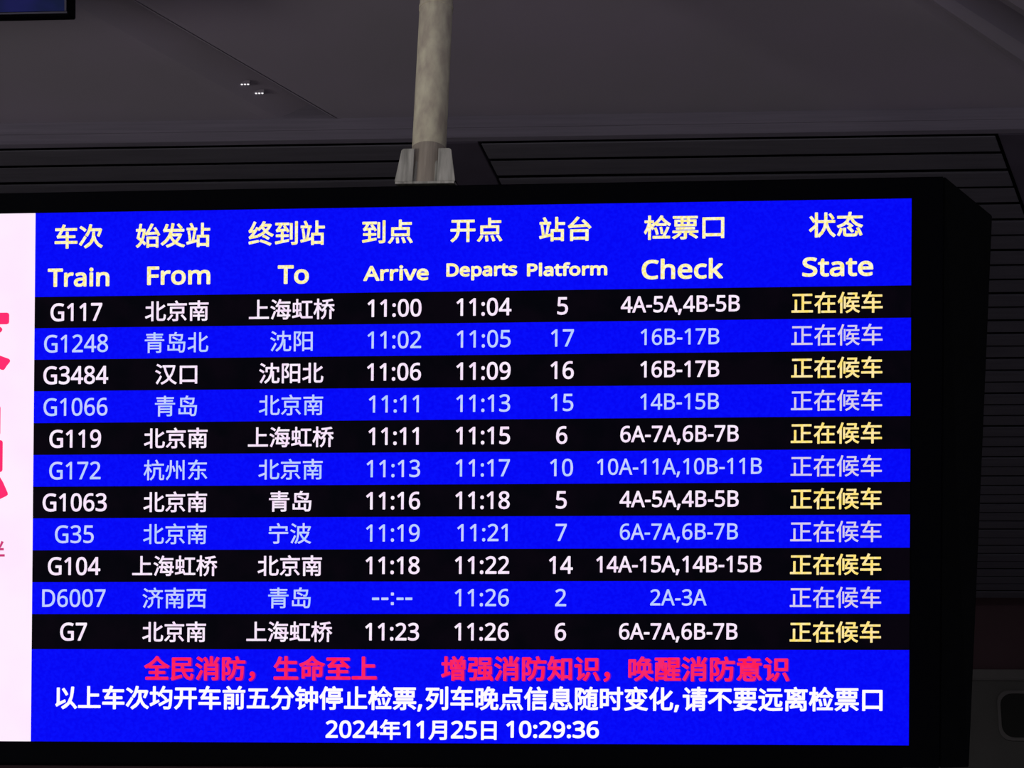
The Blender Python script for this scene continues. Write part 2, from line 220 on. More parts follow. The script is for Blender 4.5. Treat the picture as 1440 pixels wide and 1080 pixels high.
[1000,[493,851,368,698,206,564,26,462,55,433,78,401,197,469,197,404,461,404,461,248,203,248,203,181,461,181,461,16,76,16,76,-52,929,-52,929,16,539,16,539,181,809,181,809,248,539,248,539,404,809,404,809,470,925,397,948,431,977,460,819,553,674,663,542,794,559,820],[200,471,310,550,411,640,500,739,648,592,807,471]],
[1000,[107,-85,186,-54,474,32,465,102,193,26,193,274,496,274,572,96,678,-25,805,-69,865,-53,902,3,921,117,887,132,855,153,847,68,833,20,808,5,720,39,639,132,575,274,903,274,903,345,556,345,542,419,534,498,829,498,829,788,116,788,116,57,108,21,91,-3,71,-17,91,-50],[478,345,193,345,193,498,458,498],[193,718,753,718,753,568,193,568]],
[1000,[863,812,814,714,757,622,821,595,878,683,935,784],[351,778,412,681,452,590,519,623,477,713,414,807],[85,778,181,719,258,656,304,714,226,774,130,829],[38,510,136,452,216,390,260,449,180,508,81,563],[69,-21,134,-70,217,90,295,258,239,303,153,127],[453,312,822,312,822,203,453,203],[453,377,453,484,822,484,822,377],[604,841,604,555,379,555,379,-80,453,-80,453,139,822,139,822,15,818,1,802,-4,676,-3,700,-74,795,-73,857,-62,880,-46,892,-21,895,14,895,555,679,555,679,841]],
[1000,[600,822,647,672,718,693,669,838],[372,672,372,601,531,601,513,347,444,133,282,-22,310,-48,332,-77,472,41,553,196,591,380,816,380,799,104,774,4,759,-6,610,-3,626,-40,633,-77,770,-77,809,-68,839,-44,864,22,880,165,892,449,598,449,605,601,952,601,952,672],[82,797,82,-80,153,-80,153,729,300,729,215,489,273,412,302,343,310,283,305,241,289,213,255,203,192,204,206,170,211,136,284,137,313,144,338,157,362,184,375,224,379,275,372,342,343,416,284,498,391,770,340,801,328,797]],
[1000,[157,-107,249,-56,308,21,330,120,320,181,291,221,245,235,207,227,180,203,169,163,179,124,206,100,244,92,261,94,243,32,201,-17,135,-54]],
[1000,[239,824,192,684,130,557,54,453,121,408,176,484,226,573,463,573,463,352,165,352,165,280,463,280,463,25,55,25,55,-48,949,-48,949,25,541,25,541,280,865,280,865,352,541,352,541,573,901,573,901,646,541,646,541,840,463,840,463,646,259,646,290,725,315,807]],
[1000,[505,852,382,723,217,614,34,542,78,469,188,513,296,571,296,508,696,508,696,575,802,517,911,474,937,512,967,546,808,603,661,687,547,786,565,809],[304,576,410,651,503,735,591,651,694,576],[128,425,128,-3,197,-3,197,82,433,82,433,425],[197,358,362,358,362,149,197,149],[539,425,539,-81,612,-81,612,357,804,357,804,143,800,130,786,126,668,127,690,57,784,58,841,69,863,85,874,109,877,143,877,425]],
[1000,[146,423,274,438,783,463,845,391,910,437,795,554,653,670,594,631,719,525,254,507,349,603,442,714,917,714,917,785,77,785,77,714,343,714,254,608,191,544,154,512,122,497],[460,415,460,285,142,285,142,215,460,215,460,30,54,30,54,-41,948,-41,948,30,537,30,537,215,864,215,864,285,537,285,537,415]],
[1000,[466,596,508,522,534,452,580,471,552,540,509,612],[769,612,733,538,691,466,730,449,820,592],[41,129,65,55,345,166,332,234,231,196,231,526,332,526,332,596,231,596,231,828,161,828,161,596,53,596,53,526,161,526,161,171],[442,811,482,751,512,695,579,727,547,781,505,838],[373,695,373,363,907,363,907,695,770,695,854,815,776,842,738,767,693,695],[435,641,611,641,611,417,435,417],[669,641,842,641,842,417,669,417],[494,103,789,103,789,29,494,29],[494,159,494,243,789,243,789,159],[425,300,425,-77,494,-77,494,-29,789,-29,789,-77,860,-77,860,300]],
[1000,[517,723,807,723,807,600,517,600],[448,787,448,537,628,537,628,447,427,447,427,178,628,178,628,32,381,18,392,-55,871,-19,900,-88,965,-59,914,48,839,160,778,134,836,46,699,37,699,178,906,178,906,447,699,447,699,537,879,537,879,787],[493,384,628,384,628,241,493,241],[699,384,837,384,837,241,699,241],[85,564,69,409,47,267,287,266,268,77,243,4,229,-5,103,-2,118,-36,124,-72,240,-73,277,-65,305,-43,329,9,347,118,364,335,127,335,146,495,368,495,368,787,58,787,58,718,298,718,298,564]],
[1000,[547,753,547,-51,620,-51,620,28,832,28,832,-40,908,-40,908,753],[620,99,620,682,832,682,832,99],[157,841,128,721,86,612,33,522,94,478,137,551,175,636,252,636,252,436,45,436,45,364,247,364,220,229,154,97,34,-21,86,-77,184,12,251,113,294,220,385,112,461,14,512,78,312,296,322,364,515,364,515,436,326,436,327,636,486,636,486,706,199,706,230,826]],
[1000,[513,697,816,697,816,398,513,398],[439,769,439,326,893,326,893,769],[738,205,815,61,869,-71,943,-41,887,89,806,230],[510,228,473,128,423,38,361,-36,427,-79,491,2,545,101,587,211],[102,769,187,690,257,615,309,667,238,740,151,814],[50,526,50,454,191,454,191,107,181,59,158,22,135,-1,181,-52,230,-7,398,126,369,190,264,110,264,526]],
[1000,[73,728,73,61,138,61,138,156,309,156,309,728],[138,659,243,659,243,224,138,224],[537,688,740,688,661,587,459,587],[343,289,343,224,577,224,522,137,428,52,286,-28,335,-80,476,3,573,92,633,184,709,75,804,-14,916,-77,964,-17,851,40,755,122,684,224,941,224,941,289,875,289,875,587,746,587,802,654,848,722,799,756,787,752,575,752,613,828,538,842,493,752,426,658,339,572,366,548,389,519,411,539,411,289],[480,289,480,527,612,527,610,359,599,289],[804,289,670,289,680,358,682,527,804,527]],
[1000,[586,513,586,599,845,599,845,513],[586,655,586,739,845,739,845,655],[914,800,520,800,520,453,914,453],[333,543,398,543,398,354,346,352,335,355],[232,467,232,543,287,543,287,367,292,328,309,310,342,305,398,305,398,215,125,215,125,299,153,274,202,335,226,403],[186,543,186,468,182,416,164,363,125,312,125,543],[288,733,288,607,231,607,231,733],[964,8,755,8,755,123,914,123,914,184,755,184,755,283,934,283,934,344,755,344,755,433,687,433,687,344,593,344,620,425,559,437,519,328,460,235,460,607,344,607,344,733,469,733,469,797,49,797,49,733,176,733,176,607,65,607,65,-75,125,-75,125,-6,398,-6,398,-61,460,-61,460,223,506,193,565,283,687,283,687,184,528,184,528,123,687,123,687,8,484,8,484,-55,964,-55],[125,55,125,156,398,156,398,55]],
[1000,[298,149,298,20,309,-36,347,-64,426,-71,615,-71,679,-60,713,-18,728,68,694,78,662,93,656,27,641,-2,609,-8,393,-6,375,2,371,20,371,149],[741,140,816,50,869,-37,932,-6,877,79,800,167],[181,157,131,65,61,-17,123,-54,192,33,244,129],[261,323,742,323,742,253,261,253],[261,441,742,441,742,373,261,373],[190,493,190,201,443,201,408,168,495,113,564,56,611,103,548,153,469,201,817,201,817,493],[338,705,661,705,615,605,382,605,365,654],[443,832,477,766,118,766,118,705,328,705,269,691,305,605,73,605,73,544,933,544,933,605,692,605,739,692,681,705,881,705,881,766,561,766,515,849]],
[1000,[374,712,461,590,525,473,592,513,526,627,438,747],[761,801,715,419,592,150,346,-21,403,-86,525,-18,622,65,697,163,814,37,900,-77,966,-28,864,97,733,230,787,387,821,576,841,798],[141,20,218,69,493,204,473,274,240,165,240,763,160,763,160,173,149,132,125,101,100,82]],
[1000,[485,462,583,376,665,296,713,347,631,422,531,504],[404,119,435,49,803,253,785,313],[570,840,513,712,441,596,357,501,407,440,474,518,537,610,859,610,846,278,827,85,800,4,782,-9,756,-12,595,-5,611,-41,619,-77,782,-78,828,-67,864,-37,895,56,915,267,929,680,577,680,639,819],[36,123,63,47,398,220,380,283,241,216,241,528,362,528,362,599,241,599,241,828,169,828,169,599,43,599,43,528,169,528,169,183]],
[1000,[604,514,604,104,674,104,674,514],[807,544,807,14,802,-1,786,-5,654,-4,681,-76,778,-74,839,-63,864,-48,877,-23,881,13,881,544],[723,845,681,763,629,682,329,682,378,700,335,770,278,841,208,816,260,748,300,682,53,682,53,613,947,613,947,682,714,682,803,819],[409,301,409,200,187,200,187,301],[409,360,187,360,187,459,409,459],[116,523,116,-75,187,-75,187,141,409,141,409,7,405,-6,391,-10,281,-9,307,-76,392,-74,446,-63,475,-39,482,6,482,523]],
[1000,[175,451,175,378,363,378,302,49,56,49,56,-25,946,-25,946,49,742,49,779,449,721,455,707,451,454,451,488,669,875,669,875,743,120,743,120,669,406,669,375,451],[384,49,443,378,695,378,663,49]],
[1000,[673,822,604,794,689,644,792,504,900,393,961,456,854,556,752,684],[324,820,252,673,157,544,44,442,108,384,187,457,187,388,380,388,341,224,247,83,65,-19,91,-50,111,-83,309,36,413,198,459,388,731,388,719,186,702,67,680,14,663,4,637,2,487,8,504,-29,512,-67,670,-69,714,-60,748,-34,777,34,796,179,812,462,192,462,273,561,345,674,404,798]],
[1000,[653,556,653,318,516,318,516,556],[727,556,865,556,865,318,727,318],[653,838,653,629,448,629,448,184,516,184,516,245,653,245,653,-81,727,-81,727,245,865,245,865,190,937,190,937,629,727,629,727,838],[180,837,143,746,93,663,36,595,75,525,126,585,173,656,415,656,415,725,210,725,248,818],[60,344,60,275,205,275,205,73,195,32,174,2,152,-17,192,-73,244,-38,427,59,413,124,277,56,277,275,418,275,418,344,277,344,277,479,394,479,394,547,112,547,112,479,205,479,205,344]],
[1000,[467,578,795,578,795,494,467,494],[398,632,398,440,867,440,867,632],[309,377,309,214,375,214,375,315,883,315,883,214,951,214,951,377],[564,825,603,750,325,750,325,686,951,686,951,750,684,750,632,845],[398,240,398,179,594,179,594,5,590,-8,574,-12,443,-11,467,-76,565,-75,629,-67,654,-53,666,-30,669,3,669,179,860,179,860,240],[263,838,200,689,121,552,32,439,74,365,159,475,159,-79,228,-79,228,588,284,701,332,817]],
[1000,[188,619,188,44,49,44,49,-30,949,-30,949,44,577,44,577,430,905,430,905,505,577,505,577,837,499,837,499,44,265,44,265,619]],
[1000,[642,724,642,164,716,164,716,724],[848,835,848,17,843,1,826,-4,703,-3,728,-76,823,-74,882,-63,906,-47,920,-21,924,18,924,835],[181,302,262,242,333,181,259,94,174,27,79,-22,104,-52,124,-85,315,45,458,254,541,552,495,566,482,563,257,563,299,714,571,714,571,786,61,786,61,714,224,714,182,566,125,434,53,326,111,276,176,375,232,494,459,494,423,362,373,247,302,303,224,357]],
[1000,[550,690,718,690,652,587,479,587],[77,766,77,37,145,37,145,115,350,115,350,538,374,518,393,496,418,520,418,279,595,279,536,153,430,52,261,-21,287,-51,306,-83,492,6,607,127,668,279,677,279,677,33,685,-25,713,-56,770,-64,874,-64,925,-50,953,1,966,105,932,117,901,134,897,49,887,12,867,4,780,4,754,9,748,34,748,279,921,279,921,587,728,587,777,655,816,727,770,757,758,754,585,754,619,828,546,839,501,744,436,645,350,552,350,766],[485,523,628,523,621,430,609,343,485,343],[700,523,850,523,850,343,681,343,693,430],[282,412,282,183,145,183,145,412],[282,479,145,479,145,698,282,698]],
[1000,[382,531,382,469,869,469,869,531],[382,389,382,328,869,328,869,389],[310,675,310,611,947,611,947,675],[541,815,581,745,612,680,679,710,648,773,606,840],[369,243,369,-80,434,-80,434,-40,811,-40,811,-77,879,-77,879,243],[434,22,434,181,811,181,811,22],[256,836,195,687,119,550,32,437,74,367,123,427,169,495,169,-83,238,-83,238,616,284,715,323,816]],
[1000,[266,550,730,550,730,470,266,470],[266,412,730,412,730,331,266,331],[266,687,730,687,730,607,266,607],[262,202,262,39,274,-23,319,-54,409,-62,639,-62,714,-49,754,-2,771,96,735,107,701,123,693,48,674,14,634,7,365,9,342,19,337,40,337,202],[763,192,829,87,874,-12,945,20,898,118,830,220],[148,204,103,99,45,0,114,-33,168,70,212,176],[419,240,496,160,553,81,614,119,555,194,478,271,805,271,805,747,506,747,553,835,465,850,428,747,194,747,194,271,473,271]],
[1000,[327,726,386,645,429,568,482,599,437,674,377,753],[673,841,643,728,497,728,497,663,618,663,555,552,473,463,524,414,596,493,596,68,660,68,660,235,846,235,843,127,833,124,762,125,781,67,844,69,886,78,908,99,914,137,914,576,649,576,690,663,955,663,955,728,714,728,741,829],[660,379,846,379,846,292,660,292],[660,434,660,517,846,517,846,434],[79,797,79,-80,146,-80,146,729,254,729,187,494,234,416,256,347,262,286,258,243,244,214,218,205,171,207,184,175,189,143,244,144,268,150,290,162,317,207,325,278,319,345,297,419,251,501,335,773,288,801,277,797],[479,455,323,455,323,391,414,391,414,108,354,65,289,-8,336,-70,393,17,441,55,478,36,527,-2,586,-35,652,-53,733,-59,949,-52,966,19,849,10,734,6,659,10,596,26,542,55,479,101]],
[1000,[474,452,558,324,627,208,693,246,622,360,536,485],[324,402,324,174,153,174,153,402],[324,469,153,469,153,688,324,688],[81,756,81,25,153,25,153,106,394,106,394,756],[764,835,764,640,440,640,440,566,764,566,764,33,758,12,736,6,562,7,590,-70,714,-68,790,-56,819,-40,835,-12,840,33,840,566,962,566,962,640,840,640,840,835]],
[1000,[223,629,165,525,88,438,147,397,226,494,290,611],[691,591,785,492,861,396,920,435,845,528,747,623],[432,831,483,738,70,738,70,671,347,671,347,367,422,367,422,671,576,671,576,368,651,368,651,671,930,671,930,738,567,738,504,849],[133,339,133,272,213,272,272,198,343,132,424,75,245,19,52,-16,73,-48,89,-82,232,-54,370,-16,499,34,624,-17,763,-56,913,-82,932,-48,956,-16,754,18,576,74,674,139,757,217,823,309,775,342,762,339],[296,272,709,272,651,210,581,156,500,109,386,183]],
[1000,[867,695,789,591,697,494,596,406,596,822,516,822,516,346,419,283,322,230,377,173,516,254,516,81,527,-6,568,-50,646,-62,824,-62,904,-38,945,42,962,191,923,206,887,228,878,96,859,31,820,13,654,13,618,18,600,37,596,79,596,309,722,410,838,523,939,647],[313,840,240,690,147,554,42,442,92,369,150,431,207,502,207,-80,286,-80,286,619,340,717,387,817]],
[1000,[107,772,189,693,256,617,307,670,239,743,155,818],[42,526,42,454,192,454,192,88,184,49,164,20,144,2,184,-62,230,-17,393,110,368,174,264,96,264,526],[494,212,808,212,808,130,494,130],[494,265,494,342,808,342,808,265],[614,840,614,762,382,762,382,704,614,704,614,640,407,640,407,585,614,585,614,516,352,516,352,458,960,458,960,516,688,516,688,585,899,585,899,640,688,640,688,704,929,704,929,762,688,762,688,840],[424,400,424,-79,494,-79,494,75,808,75,808,5,804,-8,790,-12,677,-11,699,-76,788,-75,843,-64,865,-50,877,-28,880,4,880,400]],
[1000,[559,478,747,339,899,203,960,261,804,394,615,526],[69,770,69,693,514,693,392,525,232,374,44,255,95,189,229,271,351,370,459,481,459,-78,540,-78,540,584,610,693,931,693,931,770]],
[1000,[672,232,613,154,532,93,310,141,378,232],[119,645,119,386,386,386,336,298,54,298,54,232,291,232,186,101,433,49,266,9,59,-13,77,-44,90,-78,266,-57,416,-25,541,22,717,-29,860,-80,924,-22,787,24,623,71,699,143,755,232,947,232,947,298,422,298,466,375,420,386,888,386,888,645,647,645,647,730,930,730,930,797,69,797,69,730,342,730,342,645],[413,730,576,730,576,645,413,645],[190,583,342,583,342,447,190,447],[413,583,576,583,576,447,413,447],[647,583,814,583,814,447,647,447]],
[1000,[64,737,160,668,241,602,291,659,112,786],[377,776,377,708,883,708,883,776],[252,490,43,490,43,420,179,420,179,101,111,56,39,-14,89,-79,138,-17,184,28,222,46,265,26,320,-12,395,-45,485,-62,595,-67,943,-57,951,-17,965,21,786,7,598,2,495,5,408,20,336,51,252,105],[311,555,311,487,482,487,462,331,406,216,288,138,314,110,334,79,466,172,532,307,555,487,674,487,674,193,681,135,709,104,764,96,859,96,908,110,935,159,946,259,913,271,883,288,879,207,870,172,851,164,773,164,751,169,746,194,746,487,943,487,943,555]],
[1000,[432,827,467,748,64,748,64,682,938,682,938,748,545,748,498,847],[295,23,372,39,659,71,691,19,743,55,689,135,622,221,572,190,621,126,375,102,470,232,821,232,821,0,817,-14,801,-18,674,-17,689,-47,699,-77,793,-76,854,-67,878,-54,891,-33,895,-1,895,297,510,297,548,367,832,367,832,648,757,648,757,428,244,428,244,648,172,648,172,367,463,367,426,297,108,297,108,-79,181,-79,181,232,388,232,332,151,300,114,270,96],[632,667,576,626,512,586,350,662,318,625,459,557,291,483,330,439,420,481,512,530,666,445,700,488,563,561,680,642]],
[1000,[48,223,48,151,512,151,512,-80,589,-80,589,151,954,151,954,223,589,223,589,422,884,422,884,493,589,493,589,647,907,647,907,719,307,719,353,824,277,844,218,712,141,592,50,496,115,448,195,538,268,647,512,647,512,493,213,493,213,223],[288,223,288,422,512,422,512,223]],
[1000,[207,787,207,479,197,308,147,132,29,-27,60,-52,86,-81,169,13,225,119,259,232,742,232,742,32,735,9,711,2,524,3,543,-36,556,-76,688,-74,769,-61,799,-43,816,-14,821,31,821,787],[283,714,742,714,742,546,283,546],[283,475,742,475,742,305,272,305,281,392]],
[1000,[253,352,752,352,752,71,253,71],[253,426,253,697,752,697,752,426],[176,772,176,-69,253,-69,253,-4,752,-4,752,-64,832,-64,832,772]],
[1000,[134,317,235,252,316,186,369,238,286,302,185,363],[134,784,134,715,740,715,736,623,164,623,164,554,732,554,726,462,67,462,67,395,461,395,461,212,68,54,108,-13,461,140,461,2,457,-12,440,-17,309,-16,335,-82,433,-81,495,-71,520,-57,533,-34,537,1,537,236,636,118,759,24,904,-40,926,-6,953,25,850,62,757,113,675,177,776,246,874,323,810,370,726,296,629,224,578,291,537,365,537,395,940,395,940,462,804,462,822,784,763,788,750,784]],
[1000,[354,764,407,652,442,549,510,578,473,679,417,788],[838,797,792,683,737,575,798,550,855,652,913,768],[299,273,299,203,588,203,588,-80,663,-80,663,203,962,203,962,273,663,273,663,449,921,449,921,520,663,520,663,828,588,828,588,520,341,520,341,449,588,449,588,273],[277,837,207,689,118,553,20,441,62,367,118,429,173,499,173,-77,245,-77,245,609,300,711,347,815]],
[373,[156,0,156,426,7,426,7,480,366,480,366,426,217,426,217,0]],
[277,[57,0,57,360,105,360,112,294,160,345,190,361,225,367,267,363,260,308,221,313,194,309,169,298,147,280,131,256,120,226,116,192,116,0]],
[377,[144,-7,100,0,63,19,39,52,31,100,41,148,73,183,127,206,203,215,265,217,260,277,245,301,222,314,190,318,136,310,89,291,71,335,126,357,193,366,251,359,291,337,314,300,322,245,322,0,279,0,268,51,216,7,185,-3],[158,41,200,47,234,66,256,98,264,144,264,176,154,167,118,152,98,130,92,99,97,73,110,55,132,44]],
[173,[87,420,62,429,55,441,52,457,55,474,62,486,87,495,111,486,119,474,122,457,119,441,111,429],[57,0,57,360,116,360,116,0]],
[415,[57,0,57,360,105,360,113,311,138,336,165,353,197,363,230,367,287,359,328,335,352,295,361,234,361,0,302,0,302,230,297,268,282,295,257,312,222,317,171,309,139,283,122,242,116,187,116,0]],
[349,[65,0,65,480,333,480,333,426,126,426,126,257,320,257,320,203,126,203,126,0]],
[406,[202,-7,157,-1,117,15,84,42,58,79,42,125,37,181,48,260,82,318,135,355,204,367,250,361,290,345,324,318,349,282,365,236,370,181,359,101,325,42,271,6],[203,42,251,52,283,80,303,123,309,181,303,238,283,281,251,308,203,317,155,308,123,281,104,238,98,181,104,123,123,80,156,52]],
[628,[57,0,57,360,105,360,113,311,137,336,162,353,192,363,223,367,262,363,293,352,317,333,333,306,358,333,386,352,418,363,452,367,505,359,543,335,566,295,574,234,574,0,515,0,515,232,511,269,497,296,474,312,442,317,397,309,367,287,350,250,345,199,345,0,286,0,286,232,281,269,268,296,245,312,212,317,166,309,137,283,121,242,116,187,116,0]],
[429,[0,0,187,482,242,482,428,0,366,0,308,148,118,148,61,0],[138,202,290,202,214,419,193,347]],
[341,[136,0,0,360,63,360,162,80,169,52,278,360,341,360,204,0]],
[379,[210,-7,162,-2,120,14,85,40,59,76,42,122,37,177,42,232,57,279,81,316,112,344,151,361,196,367,239,362,276,347,305,322,327,290,340,250,345,169,98,169,107,115,129,76,165,52,213,44,274,50,328,69,328,17,274,-1],[99,216,283,216,277,257,262,290,234,311,195,318,158,312,129,291,109,259]],
[490,[65,0,65,480,213,480,281,473,338,453,385,419,420,374,442,315,449,244,445,187,433,138,412,96,383,61,347,35,304,15,255,4,199,0],[126,52,191,52,276,64,337,99,373,159,385,242,383,287,374,326,359,358,338,383,281,417,204,428,126,428]],
[413,[57,-161,57,360,105,360,113,311,158,351,189,363,228,367,288,355,335,320,366,262,376,181,366,100,335,41,288,5,228,-7,190,-3,159,9,112,46,116,-13,116,-161],[219,42,249,47,273,60,291,82,305,110,315,181,309,237,291,280,261,308,218,317,171,309,140,286,123,247,116,181,122,122,138,78,169,51]],
[242,[167,-7,115,3,94,16,77,37,65,66,62,105,62,314,11,314,11,343,62,366,86,443,121,443,121,360,225,360,225,314,121,314,121,106,125,77,137,57,155,46,177,42,228,49,228,4,201,-4]],
[322,[148,-7,83,-1,35,16,35,70,87,50,149,41,188,45,214,55,229,72,234,94,227,118,200,140,86,191,48,223,38,244,34,271,44,312,72,342,115,360,169,367,231,360,284,343,264,296,216,312,165,318,133,315,110,307,95,293,91,275,99,249,129,229,242,180,279,147,288,126,291,99,282,53,253,20,207,0]],
[406,[65,0,65,480,192,480,273,470,329,443,361,398,372,338,368,300,354,264,330,233,294,208,245,192,126,187,126,0],[126,238,234,244,276,261,301,290,310,336,302,376,280,405,242,422,187,428,126,428]],
[173,[57,0,57,510,116,510,116,0]],
[231,[73,0,73,314,10,314,10,342,73,362,81,443,104,483,141,506,190,514,229,510,260,502,244,455,191,465,165,460,147,446,136,420,132,360,223,360,223,314,132,314,132,0]],
[424,[261,-7,194,1,139,24,96,60,65,109,47,170,41,240,48,309,67,368,100,418,146,455,203,478,271,486,342,479,404,458,379,407,330,425,271,433,234,430,202,420,173,404,149,381,116,320,105,240,115,160,146,98,169,76,198,59,231,50,270,46,330,52,385,65,385,13,329,-2]],
[415,[57,0,57,510,116,510,116,361,113,310,117,310,137,334,164,352,195,362,229,366,287,358,328,335,352,294,361,234,361,0,302,0,302,230,297,268,282,295,257,312,222,317,171,309,139,283,122,242,116,186,116,0]],
[322,[201,-7,156,-2,117,13,83,38,58,73,42,120,37,178,42,238,59,286,85,322,119,347,160,362,206,367,259,361,300,347,282,298,244,310,204,315,158,306,125,281,105,238,98,179,105,121,124,79,156,53,201,44,253,50,294,65,294,13,254,-2]],
[359,[57,0,57,510,116,510,113,185,273,360,343,360,197,206,353,0,281,0,156,168,116,132,116,0]],
[369,[166,-7,91,-1,34,16,34,74,94,54,169,46,216,51,249,66,270,91,277,123,267,163,232,192,110,246,72,276,48,314,40,364,45,400,60,429,83,454,114,471,151,483,193,486,266,479,326,459,307,408,253,426,192,433,153,428,124,414,107,392,101,363,111,323,144,294,278,233,303,214,322,191,333,163,337,128,326,72,291,29,236,2]],
[489,[271,-7,202,1,145,23,100,59,67,108,48,169,41,240,48,310,71,370,107,419,155,456,217,479,289,486,366,479,433,458,410,406,352,425,286,433,245,430,210,420,178,404,152,381,116,320,104,240,109,186,123,139,146,100,181,70,226,52,285,46,338,49,379,57,379,199,273,199,273,253,439,253,439,18,361,-1]],
[384,[191,-7,153,-3,121,10,93,30,72,59,43,137,33,240,37,313,49,373,69,422,99,458,140,480,191,487,229,483,262,471,289,450,312,422,341,344,351,240,347,169,335,108,314,59,284,23,243,1],[191,44,237,56,268,92,286,154,291,240,286,326,268,388,237,424,191,437,145,424,115,388,98,326,92,240,98,154,115,93,145,56]],
[384,[181,0,183,418,91,339,60,379,189,480,238,480,238,0]],
[384,[32,0,32,49,219,240,257,296,266,324,269,355,263,390,246,415,219,431,185,436,152,433,123,424,69,390,38,430,102,470,141,482,185,486,245,478,291,452,320,412,330,359,326,322,314,288,271,224,107,56,349,54,349,0]],
[384,[162,-7,92,-1,30,19,30,75,95,51,163,43,218,49,256,68,277,98,284,138,275,176,249,202,206,217,103,222,103,273,150,273,202,279,240,298,263,326,271,363,265,394,247,417,219,432,183,437,147,434,117,425,62,396,33,437,96,471,137,483,183,486,248,478,294,453,322,415,331,367,324,324,304,290,273,267,232,253,282,237,318,214,339,179,346,136,341,97,326,62,302,33,266,11,220,-2]],
[384,[244,0,244,109,14,109,14,159,240,482,301,482,301,162,371,162,371,109,301,109,301,0],[72,162,244,162,247,419,216,367]],
[384,[167,-7,97,0,42,19,42,75,101,52,167,44,215,50,253,69,277,101,285,147,278,189,257,219,219,238,165,244,83,234,54,253,72,480,312,480,312,426,122,426,111,287,185,294,251,285,302,257,335,213,346,153,334,87,299,36,242,4]],
[384,[200,-7,157,-1,118,16,84,45,59,86,42,139,37,205,46,307,59,354,79,397,108,434,146,462,195,480,257,486,316,480,316,430,258,438,215,434,181,422,153,404,132,380,117,351,106,318,96,244,100,244,119,266,143,284,174,296,214,300,270,291,314,262,343,216,353,154,342,87,311,36,263,4],[199,43,238,50,268,70,288,105,294,154,288,195,271,227,242,247,201,254,172,251,146,241,126,226,110,208,100,187,97,166,108,108,122,82,142,61,168,48]],
[384,[91,0,288,426,30,426,30,480,351,480,351,434,156,0]],
[384,[193,-7,125,2,75,27,43,68,33,122,36,153,47,179,83,221,132,251,100,273,73,299,54,332,48,372,53,406,67,434,89,456,118,473,153,483,191,486,249,479,295,457,325,421,335,371,332,344,323,321,289,283,244,254,298,222,336,181,347,155,351,124,340,70,308,29,258,2],[194,277,253,312,271,337,277,369,271,399,253,421,226,434,191,439,157,434,130,421,112,399,106,369,109,347,118,328,150,299],[192,40,235,46,267,63,286,90,293,124,286,156,265,182,233,203,181,226,142,206,114,183,96,155,91,122,97,90,116,63,147,46]],
[384,[129,-7,69,0,69,50,128,42,171,46,205,57,233,75,254,99,269,128,280,161,289,235,285,235,267,214,243,196,211,183,171,179,115,189,72,217,43,263,34,324,38,371,53,411,76,443,106,467,143,481,187,486,230,480,269,463,302,434,328,393,344,340,349,275,340,173,327,125,307,82,279,46,240,17,191,-1],[184,226,214,229,240,239,261,254,276,272,286,292,289,314,278,371,264,397,244,418,218,432,187,437,149,430,119,409,99,374,92,325,98,284,115,252,143,232]],
[180,[89,278,60,289,51,303,48,324,51,345,60,359,89,369,119,359,129,345,132,324,129,303,119,289],[89,-9,60,1,51,15,48,36,51,57,60,71,89,81,119,71,129,57,132,36,129,15,119,1]],
[216,[27,154,27,206,189,206,189,154]],
[437,[65,0,65,480,202,480,281,473,338,453,373,417,384,361,378,322,361,290,332,268,293,255,348,234,369,218,386,197,397,170,400,136,389,79,356,36,303,9,234,0],[126,275,214,275,266,280,299,295,316,320,322,354,315,388,294,411,258,424,205,428,126,428],[126,51,222,51,276,57,311,76,330,105,336,141,329,175,310,202,274,219,218,225,126,225]],
[180,[28,-87,61,78,124,78,129,71,104,-8,71,-87]],
]
GL = {}
for ch, entry in zip(dict.fromkeys(CHARACTERS), OUTLINES):
    GL[ch] = (entry[0], [list(zip(p[0::2], p[1::2])) for p in entry[1:]])
